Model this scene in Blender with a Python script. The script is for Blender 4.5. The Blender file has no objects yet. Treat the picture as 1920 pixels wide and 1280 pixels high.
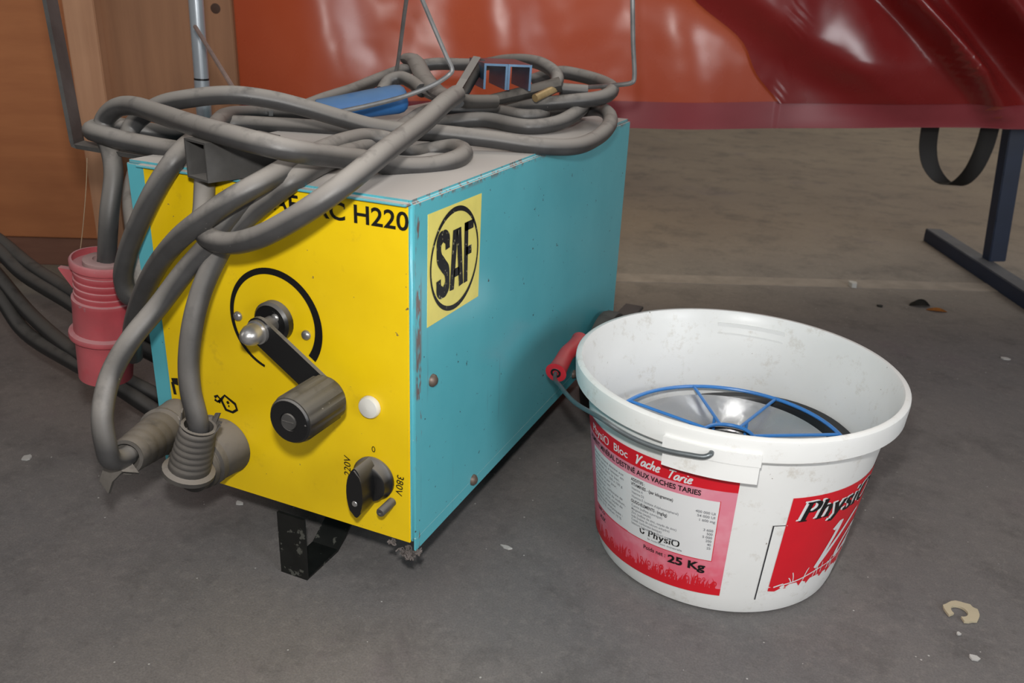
import bpy, bmesh, math, random
from mathutils import Vector, Matrix, Quaternion
random.seed(7)
PI = math.pi
S = bpy.context.scene
C = S.collection

# ---------------------------------------------------------------- camera, world, lights, exposure
CAM = Vector((0.41175, -0.70413, 0.68375))
RT = Vector((0.91223533, 0.40785190, 0.03851661))
UP = Vector((-0.18718008, 0.33133007, 0.92476159))
FW = Vector((-0.36440406, 0.85080974, -0.37859274))
FPX = 1600.8
cd = bpy.data.cameras.new('camera'); cam = bpy.data.objects.new('camera', cd); C.objects.link(cam)
M3 = Matrix((RT, UP, -FW)).transposed()
cam.matrix_world = Matrix.Translation(CAM) @ M3.to_4x4()
cd.sensor_width = 36.0; cd.sensor_fit = 'HORIZONTAL'; cd.lens = FPX / 1920 * 36
cd.clip_start = .02; cd.clip_end = 60
cd.dof.use_dof = True; cd.dof.focus_distance = 1.02; cd.dof.aperture_fstop = 9.0
S.camera = cam

w = bpy.data.worlds.new('world'); S.world = w; w.use_nodes = True
bg = w.node_tree.nodes['Background']
bg.inputs[0].default_value = (.93, .96, 1.0, 1); bg.inputs[1].default_value = .09

def light(kind, name, loc, energy, col=(1, 1, 1), size=.1, target=None, sy=None):
    l = bpy.data.lights.new(name, kind); l.energy = energy; l.color = col
    if kind == 'AREA':
        l.size = size
        if sy: l.shape = 'RECTANGLE'; l.size_y = sy
    else: l.shadow_soft_size = size
    o = bpy.data.objects.new(name, l); C.objects.link(o); o.location = loc
    if target is not None:
        o.rotation_euler = (Vector(target) - Vector(loc)).to_track_quat('-Z', 'Y').to_euler()
    return o
FLASH = CAM + UP * .10 + RT * -.015
light('POINT', 'camera_flash', FLASH, 31, (1, .985, .96), .022)
light('AREA', 'hall_skylight', (1.2, 4.6, 4.6), 120, (1, .93, .83), 3.2, (1.2, 4.4, 0), 4.0)
light('AREA', 'hall_doorway', (3.0, -1.1, 1.3), 40, (.94, .97, 1), .9, (0, .3, .25), 1.2)
light('AREA', 'roof_light', (.2, -2.6, 5.0), 42, (.97, .98, 1), 4.5, (.2, .6, 0), 2.6)
light('AREA', 'hall_window_left', (-2.4, -1.6, 1.9), 12, (1, .93, .84), 1.0, (-.9, .7, .5), 1.2)
light('AREA', 'lamp_behind_curtain', (-.80, 1.95, 1.10), 5, (1, .80, .42), .35, (-.66, 1.25, .78))
S.view_settings.view_transform = 'Standard'; S.view_settings.look = 'None'
S.view_settings.gamma = 1.0; S.view_settings.use_curve_mapping = False
S.view_settings.exposure = 0.0

def at(px, py, y=None, x=None, z=None):
    """point of the place seen at a photo pixel (1920x1280) at a known depth coordinate"""
    d = RT * ((px - 960) / FPX) + UP * (-(py - 640) / FPX) + FW
    if y is not None: t = (y - CAM.y) / d.y
    elif x is not None: t = (x - CAM.x) / d.x
    else: t = (z - CAM.z) / d.z
    return CAM + d * t

# ---------------------------------------------------------------- materials
def lin(c):
    r = []
    for v in c[:3]:
        v /= 255.0
        r.append(v / 12.92 if v <= .04045 else ((v + .055) / 1.055) ** 2.4)
    return (*r, 1)

class NT:
    def __init__(s, name):
        s.m = bpy.data.materials.new(name); s.m.use_nodes = True
        s.t = s.m.node_tree; s.b = s.t.nodes['Principled BSDF']; s.L = s.t.links
        s.tc = s.t.nodes.new('ShaderNodeTexCoord')
    def n(s, k, **kw):
        o = s.t.nodes.new(k)
        for a, v in kw.items(): setattr(o, a, v)
        return o
    def noise(s, scale, detail=4, rough=.6, coord='Object', stretch=None):
        o = s.n('ShaderNodeTexNoise'); o.inputs['Scale'].default_value = scale
        o.inputs['Detail'].default_value = detail; o.inputs['Roughness'].default_value = rough
        src = s.tc.outputs[coord]
        if stretch:
            mp = s.n('ShaderNodeMapping'); mp.inputs['Scale'].default_value = stretch
            s.L.new(src, mp.inputs[0]); src = mp.outputs[0]
        s.L.new(src, o.inputs['Vector']); return o.outputs['Fac']
    def ramp(s, fac, a, b):
        o = s.n('ShaderNodeMapRange'); o.inputs[1].default_value = a; o.inputs[2].default_value = b
        o.clamp = True; s.L.new(fac, o.inputs[0]); return o.outputs[0]
    def math(s, op, a, b=None):
        o = s.n('ShaderNodeMath', operation=op)
        for i, v in enumerate((a, b)):
            if v is None: continue
            if isinstance(v, (int, float)): o.inputs[i].default_value = v
            else: s.L.new(v, o.inputs[i])
        return o.outputs[0]
    def mix(s, fac, a, b):
        o = s.n('ShaderNodeMix', data_type='RGBA')
        for i, v in ((0, fac), (6, a), (7, b)):
            if isinstance(v, (int, float, tuple)): o.inputs[i].default_value = v
            else: s.L.new(v, o.inputs[i])
        return o.outputs[2]
    def xyz(s, coord='Object'):
        o = s.n('ShaderNodeSeparateXYZ'); s.L.new(s.tc.outputs[coord], o.inputs[0]); return o.outputs
    def nz(s):
        g = s.n('ShaderNodeNewGeometry'); o = s.n('ShaderNodeSeparateXYZ'); s.L.new(g.outputs['Normal'], o.inputs[0]); return o.outputs[2]
    def bump(s, h, strength, dist=.001):
        o = s.n('ShaderNodeBump'); o.inputs['Strength'].default_value = strength; o.inputs['Distance'].default_value = dist
        s.L.new(h, o.inputs['Height']); s.L.new(o.outputs[0], s.b.inputs['Normal'])
    def col(s, c):
        if isinstance(c, tuple): s.b.inputs['Base Color'].default_value = c
        else: s.L.new(c, s.b.inputs['Base Color'])
    def rough(s, r):
        if isinstance(r, (int, float)): s.b.inputs['Roughness'].default_value = r
        else: s.L.new(r, s.b.inputs['Roughness'])

def pmat(name, c, rough=.5, metal=0, var=.25, scale=14, bump=0, bscale=150, dust=None, dcol=(150, 143, 135), spots=(), spec=.5):
    k = NT(name); base = lin(c)
    dk = tuple(v * (1 - var) for v in base[:3]) + (1,)
    col = k.mix(k.ramp(k.noise(scale, 5), .3, .7), dk, base)
    for (ss, th, sc) in spots:
        col = k.mix(k.ramp(k.noise(ss, 3, .7), th, th + .03), col, lin(sc))
    r = rough
    if dust:
        f = k.math('MULTIPLY', k.ramp(k.nz(), dust[0], dust[1]), dust[2])
        f = k.math('MULTIPLY', f, k.ramp(k.noise(34, 5, .6), .12, .46))
        col = k.mix(f, col, lin(dcol))
        r = k.math('ADD', rough, k.math('MULTIPLY', f, .9 - rough))
    k.col(col); k.rough(r); k.b.inputs['Metallic'].default_value = metal
    k.b.inputs['Specular IOR Level'].default_value = spec
    if bump: k.bump(k.noise(bscale, 3), bump)
    return k.m

M = {}
M['rubber'] = pmat('dusty_cable_rubber', (66, 65, 65), .38, var=.3, scale=30, bump=.15, bscale=220, dust=(-.05, .95, .85), dcol=(170, 163, 155), spots=((190, .73, (150, 144, 137)),))
M['rubber_dark'] = pmat('dark_cable_rubber', (30, 28, 27), .5, var=.3, dust=(.3, 1, .5), dcol=(110, 104, 98))
M['sleeve'] = pmat('dusty_rubber_sleeve', (58, 55, 52), .7, var=.3, scale=40, bump=.3, bscale=160, dust=(-.1, .95, .8), dcol=(140, 132, 123))
M['black'] = pmat('black_plastic', (22, 22, 23), .33, var=.3, dust=(.2, 1, .75), dcol=(130, 126, 122), spots=((160, .72, (110, 108, 104)),))
M['knobside'] = pmat('worn_knob_plastic', (34, 32, 29), .42, var=.5, scale=60, dust=(-.1, .9, .55), dcol=(128, 122, 112), spots=((90, .68, (150, 145, 135)),))
M['ink'] = pmat('black_ink', (16, 15, 14), .5, var=.1)
M['inkworn'] = pmat('worn_black_ink', (20, 21, 24), .5, var=.2, spots=((160, .62, (140, 135, 105)),))
M['zinc'] = pmat('zinc_steel', (176, 174, 172), .32, .75, var=.25, scale=50)
M['galv'] = pmat('galvanised_tube', (176, 182, 188), .3, .45, var=.25, scale=8)
M['whitelens'] = pmat('white_button', (214, 212, 204), .25, var=.08)
M['oldsteel'] = pmat('grey_oxidised_steel', (84, 82, 80), .5, .25, var=.45, scale=22, bump=.2, dust=(.4, 1, .7), dcol=(135, 130, 124))
M['rodsteel'] = pmat('rod_steel', (150, 150, 150), .4, .4, var=.4, scale=40)
M['rustrod'] = pmat('dull_filler_rod', (150, 128, 120), .6, .2, var=.3, scale=60)
M['bluesteel'] = pmat('bright_blued_steel', (104, 134, 164), .25, .7, var=.35, scale=20)
M['brass'] = pmat('brass', (200, 172, 124), .4, .5, var=.3, scale=60)
M['bluegrip'] = pmat('blue_plastic_grip', (52, 110, 172), .5, var=.2, dust=(-.1, 1, .6), dcol=(118, 140, 160))
M['redplug'] = pmat('dusty_red_plastic', (180, 66, 74), .55, var=.2, scale=30, dust=(-.35, .8, .9), dcol=(172, 126, 127), spots=((40, .66, (150, 104, 108)),))
M['plugwhite'] = pmat('dusty_gland', (165, 135, 132), .7, var=.2)
M['grip'] = pmat('red_bail_grip', (200, 42, 54), .35, var=.15, dust=(.2, 1, .45), dcol=(150, 110, 105))
M['bail'] = pmat('grey_bail_wire', (120, 126, 128), .4, .6, var=.25, scale=40)
M['teal_front'] = None
M['wirebasket'] = pmat('blue_coated_wire', (62, 134, 210), .3, var=.12)
M['aluwire'] = None
M['spoolblack'] = pmat('black_spool_plastic', (28, 28, 30), .4, var=.2)
M['tyre'] = pmat('wheel_rubber', (45, 42, 40), .7, var=.4, dust=(.2, 1, .7), dcol=(105, 100, 95))
M['footsteel'] = pmat('black_painted_strap', (30, 31, 29), .4, .2, var=.5, scale=40, spots=((55, .6, (84, 84, 78)),))
M['footin'] = M['footsteel']
M['bluestand'] = pmat('dark_blue_painted_steel', (22, 36, 62), .5, var=.25, dust=(.7, 1, .8), dcol=(98, 98, 100))
M['strap'] = pmat('black_rubber_strap', (30, 28, 25), .6, var=.2)
M['cream'] = pmat('cream_plastic', (190, 178, 150), .6, var=.15)
M['chip'] = pmat('pale_paint_chip', (186, 184, 180), .6, var=.15)
M['darkleaf'] = pmat('dark_leaf', (26, 24, 20), .7, var=.2)
M['orangeleaf'] = pmat('orange_leaf', (176, 112, 40), .7, var=.2)
M['lint'] = pmat('grey_lint', (112, 104, 100), .95, var=.4, scale=80)
M['screw'] = pmat('rusty_screw', (120, 104, 94), .5, .4, var=.4, scale=120)
M['web'] = pmat('cobweb_fibre', (150, 126, 100), .9, var=.1)
M['red'] = pmat('label_red', (216, 24, 40), .4, var=.06, scale=30)
M['white'] = pmat('label_white', (228, 228, 228), .4, var=.04)
M['txt'] = pmat('label_text', (40, 40, 46), .5, var=.05)
M['txtlight'] = pmat('label_small_text', (112, 114, 120), .5, var=.05)

def mk_teal():
    k = NT('teal_enamel'); o = k.xyz()
    base = k.mix(k.ramp(k.noise(6, 4), .3, .7), lin((84, 168, 180)), lin((92, 176, 188)))
    base = k.mix(k.ramp(k.noise(220, 2, .8), .74, .77), base, lin((120, 176, 182)))
    base = k.mix(k.ramp(k.noise(75, 3, .75), .68, .70), base, lin((66, 78, 80)))
    base = k.mix(k.math('MULTIPLY', k.ramp(k.noise(24, 4, .7, stretch=(1, 2.2, .10)), .66, .74), .45), base, lin((86, 112, 116)))
    # chipped bare steel along the corners
    edge = k.ramp(k.math('ABSOLUTE', k.math('SUBTRACT', o[1], .011)), .008, .003)
    chip = k.math('MULTIPLY', edge, k.ramp(k.noise(40, 4, .75, stretch=(1, 1, .25)), .50, .54))
    top = k.math('MULTIPLY', k.ramp(o[2], .484, .490), k.ramp(k.noise(55, 4, .75), .50, .54))
    base = k.mix(k.math('MAXIMUM', chip, k.math('MULTIPLY', top, k.ramp(o[0], -.01, -.003))), base, lin((112, 96, 92)))
    dust = k.math('MULTIPLY', k.ramp(k.nz(), .6, .95), k.ramp(k.noise(30, 5, .7), .1, .3))
    base = k.mix(dust, base, lin((208, 201, 194)))
    k.col(base)
    k.rough(k.math('ADD', .22, k.math('MULTIPLY', dust, .7)))
    k.bump(k.noise(9, 2), .12, .004)
    return k.m
M['teal'] = mk_teal()
def mk_yellow():
    k = NT('yellow_enamel')
    base = k.mix(k.ramp(k.noise(7, 5), .3, .75), lin((226, 188, 8)), lin((238, 202, 14)))
    base = k.mix(k.math('MULTIPLY', k.ramp(k.noise(16, 5, .8), .60, .75), .5), base, lin((186, 150, 40)))
    base = k.mix(k.ramp(k.noise(95, 3, .7), .725, .74), base, lin((120, 104, 66)))
    k.col(base); k.rough(.42); return k.m
M['yellow'] = mk_yellow()
def mk_floor():
    k = NT('worn_grey_concrete')
    n1 = k.noise(1.3, 6, .65); n2 = k.noise(7, 6, .7); n3 = k.noise(420, 3, .7)
    near = k.mix(k.ramp(n1, .35, .65), lin((106, 104, 104)), lin((124, 118, 114)))
    far = k.mix(k.ramp(n1, .35, .65), lin((128, 114, 100)), lin((146, 132, 114)))
    o = k.xyz()
    b = k.math('SUBTRACT', o[1], k.math('MULTIPLY', o[0], .487))
    col = k.mix(k.ramp(b, .9, 2.2), near, far)
    col = k.mix(k.math('MULTIPLY', k.ramp(n2, .5, .72), .55), col, lin((66, 63, 62)))
    col = k.mix(k.math('MULTIPLY', k.ramp(k.noise(2.6, 5, .7), .58, .7), .35), col, lin((92, 78, 92)))
    col = k.mix(k.math('MULTIPLY', k.ramp(k.noise(70, 5, .75), .5, .75), .4), col, lin((150, 144, 138)))
    col = k.mix(k.math('MULTIPLY', k.ramp(k.noise(45, 5, .75), .55, .75), .4), col, lin((62, 58, 57)))
    col = k.mix(k.math('MULTIPLY', k.ramp(n3, .35, .75), .5), col, lin((70, 67, 65)))
    v = k.n('ShaderNodeTexVoronoi'); v.inputs['Scale'].default_value = 38; k.L.new(k.tc.outputs['Object'], v.inputs['Vector'])
    sp = k.math('LESS_THAN', v.outputs['Distance'], .045)
    sp = k.math('MULTIPLY', sp, k.ramp(k.noise(4, 3), .42, .48))
    col = k.mix(sp, col, lin((176, 174, 170)))
    k.col(col); k.rough(k.math('ADD', .55, k.math('MULTIPLY', n2, .3)))
    k.bump(n3, .25, .002); return k.m
M['floor'] = mk_floor()
M['joint'] = pmat('pale_joint_mortar', (146, 136, 126), .8, var=.3, scale=18)
def mk_wood(name, a, b, st=(1, 1, .06), sc=30):
    k = NT(name)
    f = k.noise(sc, 6, .65, stretch=st)
    col = k.mix(k.ramp(f, .3, .7), lin(a), lin(b))
    col = k.mix(k.math('MULTIPLY', k.ramp(k.noise(3, 4), .5, .75), .4), col, tuple(v * .6 for v in lin(a)[:3]) + (1,))
    k.col(col); k.rough(.65); k.bump(f, .2, .002); return k.m
M['ply'] = mk_wood('orange_plywood', (162, 98, 58), (178, 112, 68), (.12, .12, 1), 26)
M['post'] = mk_wood('pale_pine_post', (178, 130, 98), (196, 148, 114))
M['panel'] = mk_wood('brown_board', (138, 96, 68), (158, 112, 80))
M['batten'] = mk_wood('dark_batten', (106, 68, 54), (124, 84, 66), (.12, .12, 1), 30)
M['knot'] = pmat('wood_knot', (70, 44, 30), .7)
def mk_curtain(name, ca, cb, tcol, tmix):
    k = NT(name); o = k.xyz('Generated')
    col = k.mix(k.ramp(k.noise(2.2, 4), .3, .7), lin(ca), lin(cb))
    k.col(col); k.rough(k.math('ADD', .18, k.math('MULTIPLY', k.noise(6, 4), .2)))
    k.bump(k.noise(2.6, 3, .5), .5, .04); k.b.inputs['Specular IOR Level'].default_value = .75
    tr = k.n('ShaderNodeBsdfTranslucent'); tr.inputs[0].default_value = lin(tcol)
    mx = k.n('ShaderNodeMixShader'); mx.inputs[0].default_value = tmix
    k.L.new(k.b.outputs[0], mx.inputs[1]); k.L.new(tr.outputs[0], mx.inputs[2])
    k.L.new(mx.outputs[0], k.t.nodes['Material Output'].inputs['Surface']); return k.m
M['curtain'] = mk_curtain('red_pvc_film', (158, 62, 56), (178, 90, 76), (226, 112, 50), .28)
M['curtain2'] = mk_curtain('crimson_pvc_film', (126, 26, 28), (148, 44, 42), (180, 30, 20), .2)
M['hem'] = pmat('red_pvc_hem', (150, 62, 68), .36, var=.25, scale=5)
def mk_alu():
    k = NT('aluminium_wire_turns')
    k.col(lin((206, 206, 206))); k.b.inputs['Metallic'].default_value = .65; k.rough(.28)
    o = k.xyz()
    r = k.math('SQRT', k.math('ADD', k.math('POWER', o[0], 2), k.math('POWER', o[1], 2)))
    wv = k.math('SINE', k.math('MULTIPLY', k.math('ADD', r, k.math('MULTIPLY', k.noise(60, 2), .001)), 4200))
    k.bump(wv, .8, .0008); return k.m
M['aluwire'] = mk_alu()
def mk_white():
    k = NT('white_pail_plastic')
    col = k.mix(k.ramp(k.noise(5, 5), .35, .7), lin((230, 230, 227)), lin((238, 238, 236)))
    col = k.mix(k.math('MULTIPLY', k.ramp(k.noise(34, 5, .8), .56, .72), .5), col, lin((186, 176, 160)))
    col = k.mix(k.ramp(k.noise(130, 2, .6), .76, .78), col, lin((150, 140, 130)))
    k.col(col); k.rough(.36)
    k.b.inputs['Subsurface Weight'].default_value = .0
    return k.m
M['pail'] = mk_white()
def mk_pink():
    k = NT('label_pink'); o = k.xyz()
    f = k.ramp(o[2], .03, .185)
    col = k.mix(f, lin((228, 96, 116)), lin((222, 138, 156)))
    col = k.mix(k.math('MULTIPLY', k.ramp(k.noise(30, 3), .45, .65), .35), col, lin((236, 176, 188)))
    k.col(col); k.rough(.4); return k.m
M['pink'] = mk_pink()
M['sticker'] = pmat('yellow_sticker', (232, 218, 116), .4, var=.12, scale=30, spots=((150, .73, (150, 130, 90)),))

# ---------------------------------------------------------------- mesh helpers
def smooth_path(pts, sub=8):
    P = [Vector(p) for p in pts]
    if len(P) < 3: return P
    out = []
    for i in range(len(P) - 1):
        p0 = P[i - 1] if i else P[0] * 2 - P[1]
        p1, p2 = P[i], P[i + 1]
        p3 = P[i + 2] if i + 2 < len(P) else P[-1] * 2 - P[-2]
        d1 = max((p1 - p0).length, 1e-6) ** .5; d2 = max((p2 - p1).length, 1e-6) ** .5; d3 = max((p3 - p2).length, 1e-6) ** .5
        m1 = ((p1 - p0) / d1 - (p2 - p0) / (d1 + d2) + (p2 - p1) / d2) * d2
        m2 = ((p2 - p1) / d2 - (p3 - p1) / (d2 + d3) + (p3 - p2) / d3) * d2
        for j in range(sub):
            t = j / sub; t2 = t * t; t3 = t2 * t
            out.append(p1 * (2 * t3 - 3 * t2 + 1) + m1 * (t3 - 2 * t2 + t) + p2 * (-2 * t3 + 3 * t2) + m2 * (t3 - t2))
    out.append(P[-1]); return out

def rings(bm, rr, closed_caps=True, loop=False):
    vs = [[bm.verts.new(p) for p in ring] for ring in rr]
    n = len(vs[0]); m = len(vs)
    for i in range(m if loop else m - 1):
        a, b = vs[i], vs[(i + 1) % m]
        for j in range(n):
            try: bm.faces.new((a[j], a[(j + 1) % n], b[(j + 1) % n], b[j]))
            except ValueError: pass
    if closed_caps and not loop:
        bm.faces.new(list(reversed(vs[0]))); bm.faces.new(vs[-1])
    return vs

def tube(bm, pts, r, seg=12, smooth=True, sub=8, loop=False, flat=1.0, caps=True):
    P = smooth_path(pts, sub) if smooth else [Vector(p) for p in pts]
    n = len(P); rad = (lambda i: r) if not callable(r) else (lambda i: r(i / (n - 1)))
    T = []
    for i in range(n):
        a = P[(i - 1) % n] if (loop or i) else P[0]; b = P[(i + 1) % n] if (loop or i < n - 1) else P[-1]
        T.append((b - a).normalized())
    ref = Vector((0, 0, 1)) if abs(T[0].z) < .9 else Vector((1, 0, 0))
    N = (ref - T[0] * ref.dot(T[0])).normalized(); rr = []
    for i in range(n):
        if i:
            N = (N - T[i] * N.dot(T[i])); N = N.normalized() if N.length > 1e-6 else T[i].orthogonal().normalized()
        B = T[i].cross(N)
        rr.append([P[i] + N * (rad(i) * flat * math.cos(2 * PI * k / seg)) + B * (rad(i) * math.sin(2 * PI * k / seg)) for k in range(seg)])
    rings(bm, rr, caps, loop)

def frame(axis):
    a = Vector(axis).normalized(); x = a.orthogonal().normalized(); return x, a.cross(x), a
def lathe(bm, base, axis, prof, seg=32, caps=True, xref=None):
    """prof: (radius, height along axis)"""
    x, y, a = frame(axis); base = Vector(base)
    if xref is not None:
        x = Vector(xref); x = (x - a * x.dot(a)).normalized(); y = a.cross(x)
    rings(bm, [[base + a * h + (x * math.cos(2 * PI * k / seg) + y * math.sin(2 * PI * k / seg)) * max(r, 1e-5) for k in range(seg)] for r, h in prof], caps)
def box(bm, c, sx, sy, sz, X=(1, 0, 0), Y=(0, 1, 0), Z=(0, 0, 1), bev=0):
    c = Vector(c); X, Y, Z = Vector(X), Vector(Y), Vector(Z)
    b2 = bmesh.new(); bmesh.ops.create_cube(b2, size=1)
    if bev:
        for v in b2.verts: v.co = Vector((v.co.x * sx, v.co.y * sy, v.co.z * sz))
        bmesh.ops.bevel(b2, geom=list(b2.edges), offset=bev, segments=2, affect='EDGES')
        for v in b2.verts: v.co = c + X * v.co.x + Y * v.co.y + Z * v.co.z
    else:
        for v in b2.verts: v.co = c + X * (v.co.x * sx) + Y * (v.co.y * sy) + Z * (v.co.z * sz)
    merge(bm, b2)
def merge(bm, b2):
    mp = {v: bm.verts.new(v.co) for v in b2.verts}
    for f in b2.faces:
        try: bm.faces.new([mp[v] for v in f.verts])
        except ValueError: pass
    b2.free()
def prism(bm, poly, vec):
    """poly: list of 3D points; extruded along vec"""
    v = Vector(vec); a = [bm.verts.new(Vector(p)) for p in poly]; b = [bm.verts.new(Vector(p) + v) for p in poly]
    n = len(a)
    bm.faces.new(a); bm.faces.new(list(reversed(b)))
    for i in range(n): bm.faces.new((a[i], b[i], b[(i + 1) % n], a[(i + 1) % n]))

def link(name, bm, mat, parent=None, smooth=True, angle=40, origin=None):
    bmesh.ops.recalc_face_normals(bm, faces=bm.faces)
    off = Vector(origin) if origin is not None else Vector((0, 0, 0))
    if off.length:
        for v in bm.verts: v.co -= off
    me = bpy.data.meshes.new(name); bm.to_mesh(me); bm.free()
    me.materials.append(M[mat] if isinstance(mat, str) else mat)
    if smooth:
        me.polygons.foreach_set('use_smooth', [True] * len(me.polygons))
        me.set_sharp_from_angle(angle=math.radians(angle))
    o = bpy.data.objects.new(name, me); C.objects.link(o); o.location = off
    if parent is not None:
        o.parent = parent
        p = parent; loc = Vector((0, 0, 0))
        while p is not None: loc += p.location; p = p.parent
        o.location = off - loc
    return o
def tag(o, label, cat, group=None, kind=None):
    o['label'] = label; o['category'] = cat
    if group: o['group'] = group
    if kind: o['kind'] = kind
    return o
def thing(name, label, cat, loc, group=None):
    o = bpy.data.objects.new(name, None); C.objects.link(o); o.location = loc; o.empty_display_size = .05
    return tag(o, label, cat, group)
def struct(name, bm, mat, smooth=False):
    o = link(name, bm, mat, None, smooth); o['kind'] = 'structure'; return o
def B(): return bmesh.new()

# ---------------------------------------------------------------- lettering
def text_geo(body, size, bold=0.0, shear=0.0, align='LEFT', sx=1.0):
    cu = bpy.data.curves.new('t', 'FONT'); cu.body = body; cu.size = size; cu.align_x = align
    cu.offset = bold * size; cu.shear = shear; cu.resolution_u = 4
    ob = bpy.data.objects.new('t', cu); C.objects.link(ob)
    bpy.context.view_layer.update()
    me = bpy.data.meshes.new_from_object(ob.evaluated_get(bpy.context.evaluated_depsgraph_get()))
    vs = [(v.co.x * sx, v.co.y) for v in me.vertices]; fs = [tuple(p.vertices) for p in me.polygons]
    bpy.data.objects.remove(ob); bpy.data.curves.remove(cu); bpy.data.meshes.remove(me)
    return vs, fs
def put(bm, geo, fn):
    vs, fs = geo
    V = [bm.verts.new(fn(u, v)) for u, v in vs]
    for f in fs:
        try: bm.faces.new([V[i] for i in f])
        except ValueError: pass
def width(geo): return max(v[0] for v in geo[0]) - min(v[0] for v in geo[0])
def pen(strokes, a, b, slant=0.0, scale=1.0, ox=0.0, sub=6):
    """strokes drawn by a broad pen (a: width of upright strokes, b: of level strokes) -> flat geometry"""
    vs, fs = [], []
    for st in strokes:
        P = [p.xy for p in (Vector((q[0], q[1], 0)) for q in (smooth_path([(s[0], s[1], 0) for s in st], sub) if len(st) > 2 else [Vector((s[0], s[1], 0)) for s in st]))]
        base = len(vs)
        for i, p in enumerate(P):
            d = (P[min(i + 1, len(P) - 1)] - P[max(i - 1, 0)]); d = d.normalized() if d.length > 1e-9 else Vector((0, 1))
            h = .5 * (abs(d.y) * a + abs(d.x) * b); n = Vector((-d.y, d.x)) * h
            for s in (1, -1):
                q = p + n * s; vs.append((ox + scale * (q.x + q.y * slant), scale * q.y))
        for i in range(len(P) - 1):
            fs.append((base + 2 * i, base + 2 * i + 1, base + 2 * i + 3, base + 2 * i + 2))
    return vs, fs
SERIF = {'P': ([[(.15, 0), (.15, .7)], [(.15, .68), (.35, .69), (.5, .6), (.5, .45), (.35, .35), (.15, .36)], [(.02, .01), (.30, .01)], [(.02, .69), (.2, .69)]], .60),
 'h': ([[(.12, 0), (.12, .7)], [(.12, .33), (.22, .43), (.34, .44), (.42, .34), (.42, 0)], [(.01, .01), (.25, .01)], [(.31, .01), (.54, .01)], [(.02, .69), (.14, .69)]], .58),
 'y': ([[(.08, .44), (.28, .02)], [(.46, .44), (.25, -.05), (.15, -.2), (.04, -.18)], [(-.02, .44), (.2, .44)], [(.36, .44), (.56, .44)]], .58),
 's': ([[(.34, .36), (.24, .44), (.1, .4), (.1, .3), (.3, .17), (.34, .08), (.22, 0), (.08, .04), (.06, .1)]], .44),
 'i': ([[(.13, 0), (.13, .44)], [(.02, .01), (.25, .01)], [(.03, .44), (.14, .44)], [(.13, .56), (.13, .68)]], .29),
 'O': ([[(.40, .70), (.16, .62), (.07, .35), (.16, .08), (.40, 0), (.64, .08), (.73, .35), (.64, .62), (.40, .70)]], .8)}
SCRIPT = {'V': ([[(.0, .58), (.06, .68), (.1, .55), (.12, .2), (.13, 0), (.25, .35), (.4, .68), (.46, .72)]], .46),
 'a': ([[(.34, .34), (.22, .4), (.1, .3), (.05, .12), (.12, .01), (.24, .08), (.34, .34), (.32, .1), (.4, .02)]], .4),
 'c': ([[(.3, .33), (.2, .4), (.08, .26), (.05, .1), (.14, .0), (.3, .08)]], .33),
 'h': ([[(.1, .72), (.07, .3), (.04, 0), (.12, .25), (.24, .38), (.29, .28), (.27, .05), (.36, .02)]], .38),
 'e': ([[(.06, .18), (.2, .22), (.27, .34), (.18, .4), (.07, .25), (.07, .07), (.17, .0), (.32, .1)]], .34),
 'T': ([[(-.02, .64), (.2, .68), (.46, .66)], [(.24, .66), (.18, .3), (.14, 0)]], .42),
 'r': ([[(.08, .38), (.07, .2), (.04, 0), (.1, .22), (.2, .38), (.3, .36)]], .3),
 'i': ([[(.1, .38), (.06, .1), (.12, .0), (.2, .06)], [(.13, .5), (.15, .57)]], .2)}
def penword(word, font, size, a, b, slant):
    vs, fs = [], []; x = 0
    for ch in word:
        st, adv = font[ch]
        v, f = pen(st, a, b, slant, size, x)
        fs += [tuple(i + len(vs) for i in q) for q in f]; vs += v; x += adv * size
    return vs, fs

# ================================================================ THE SETTING
DIR = Vector((.899, .438, 0)).normalized(); NRM = Vector((DIR.y, -DIR.x, 0))     # building axis; NRM faces the camera
b = B(); box(b, (0, 2.6, -.05), 9, 9, .1); struct('floor', b, 'floor')
b = B(); p0 = Vector((-.194, 1.369, 0)); box(b, p0 + DIR * .6 + Vector((0, 0, .0004)), 3.4, .070, .0012, DIR, Vector((-DIR.y, DIR.x, 0))); struct('trim_1', b, 'joint')
b = B(); box(b, Vector((0, 6.9, 1.6)) , 9, .1, 3.2); struct('wall_back', b, pmat('pale_hall_wall', (170, 162, 150), .9, var=.1, scale=2))

# ================================================================ WELDING MACHINE
W_, D_, Z0, Z1 = .372, .727, .099, .4935
PZ0, PZ1, PX0, PX1 = .1000, .4885, -.343, -.0045
mach = thing('welding_machine', 'teal and yellow arc welding machine with a black crank on its yellow front', 'welding machine', (-W_ / 2, D_ / 2, 0))
b = B()
# casing: closed sheet-metal box with an open front rim
bb = bmesh.new(); bmesh.ops.create_cube(bb, size=1)
for v in bb.verts: v.co = Vector((-W_ / 2 + v.co.x * W_, D_ / 2 + v.co.y * D_, (Z0 + Z1) / 2 + v.co.z * (Z1 - Z0)))
bmesh.ops.bevel(bb, geom=[e for e in bb.edges], offset=.004, segments=3, affect='EDGES')
merge(b, bb)
for x in (-.0012, -W_ + .0012): box(b, (x * 1.0, D_ / 2, .0960), .0026, D_ - .006, .0165, bev=.0004)
link('casing', b, 'teal', mach)
b = B(); box(b, ((PX0 + PX1) / 2, -.0005, (PZ0 + PZ1) / 2), PX1 - PX0, .003, PZ1 - PZ0, bev=.0008)
panel = link('front_panel', b, 'yellow', mach)
b = B()   # folded lip over the panel
box(b, ((PX0 + PX1) / 2, -.004, .4905), PX1 - PX0 + .006, .010, .0025, bev=.0008)
link('top_lip', b, 'teal', mach)
FY = -.0026
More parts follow.
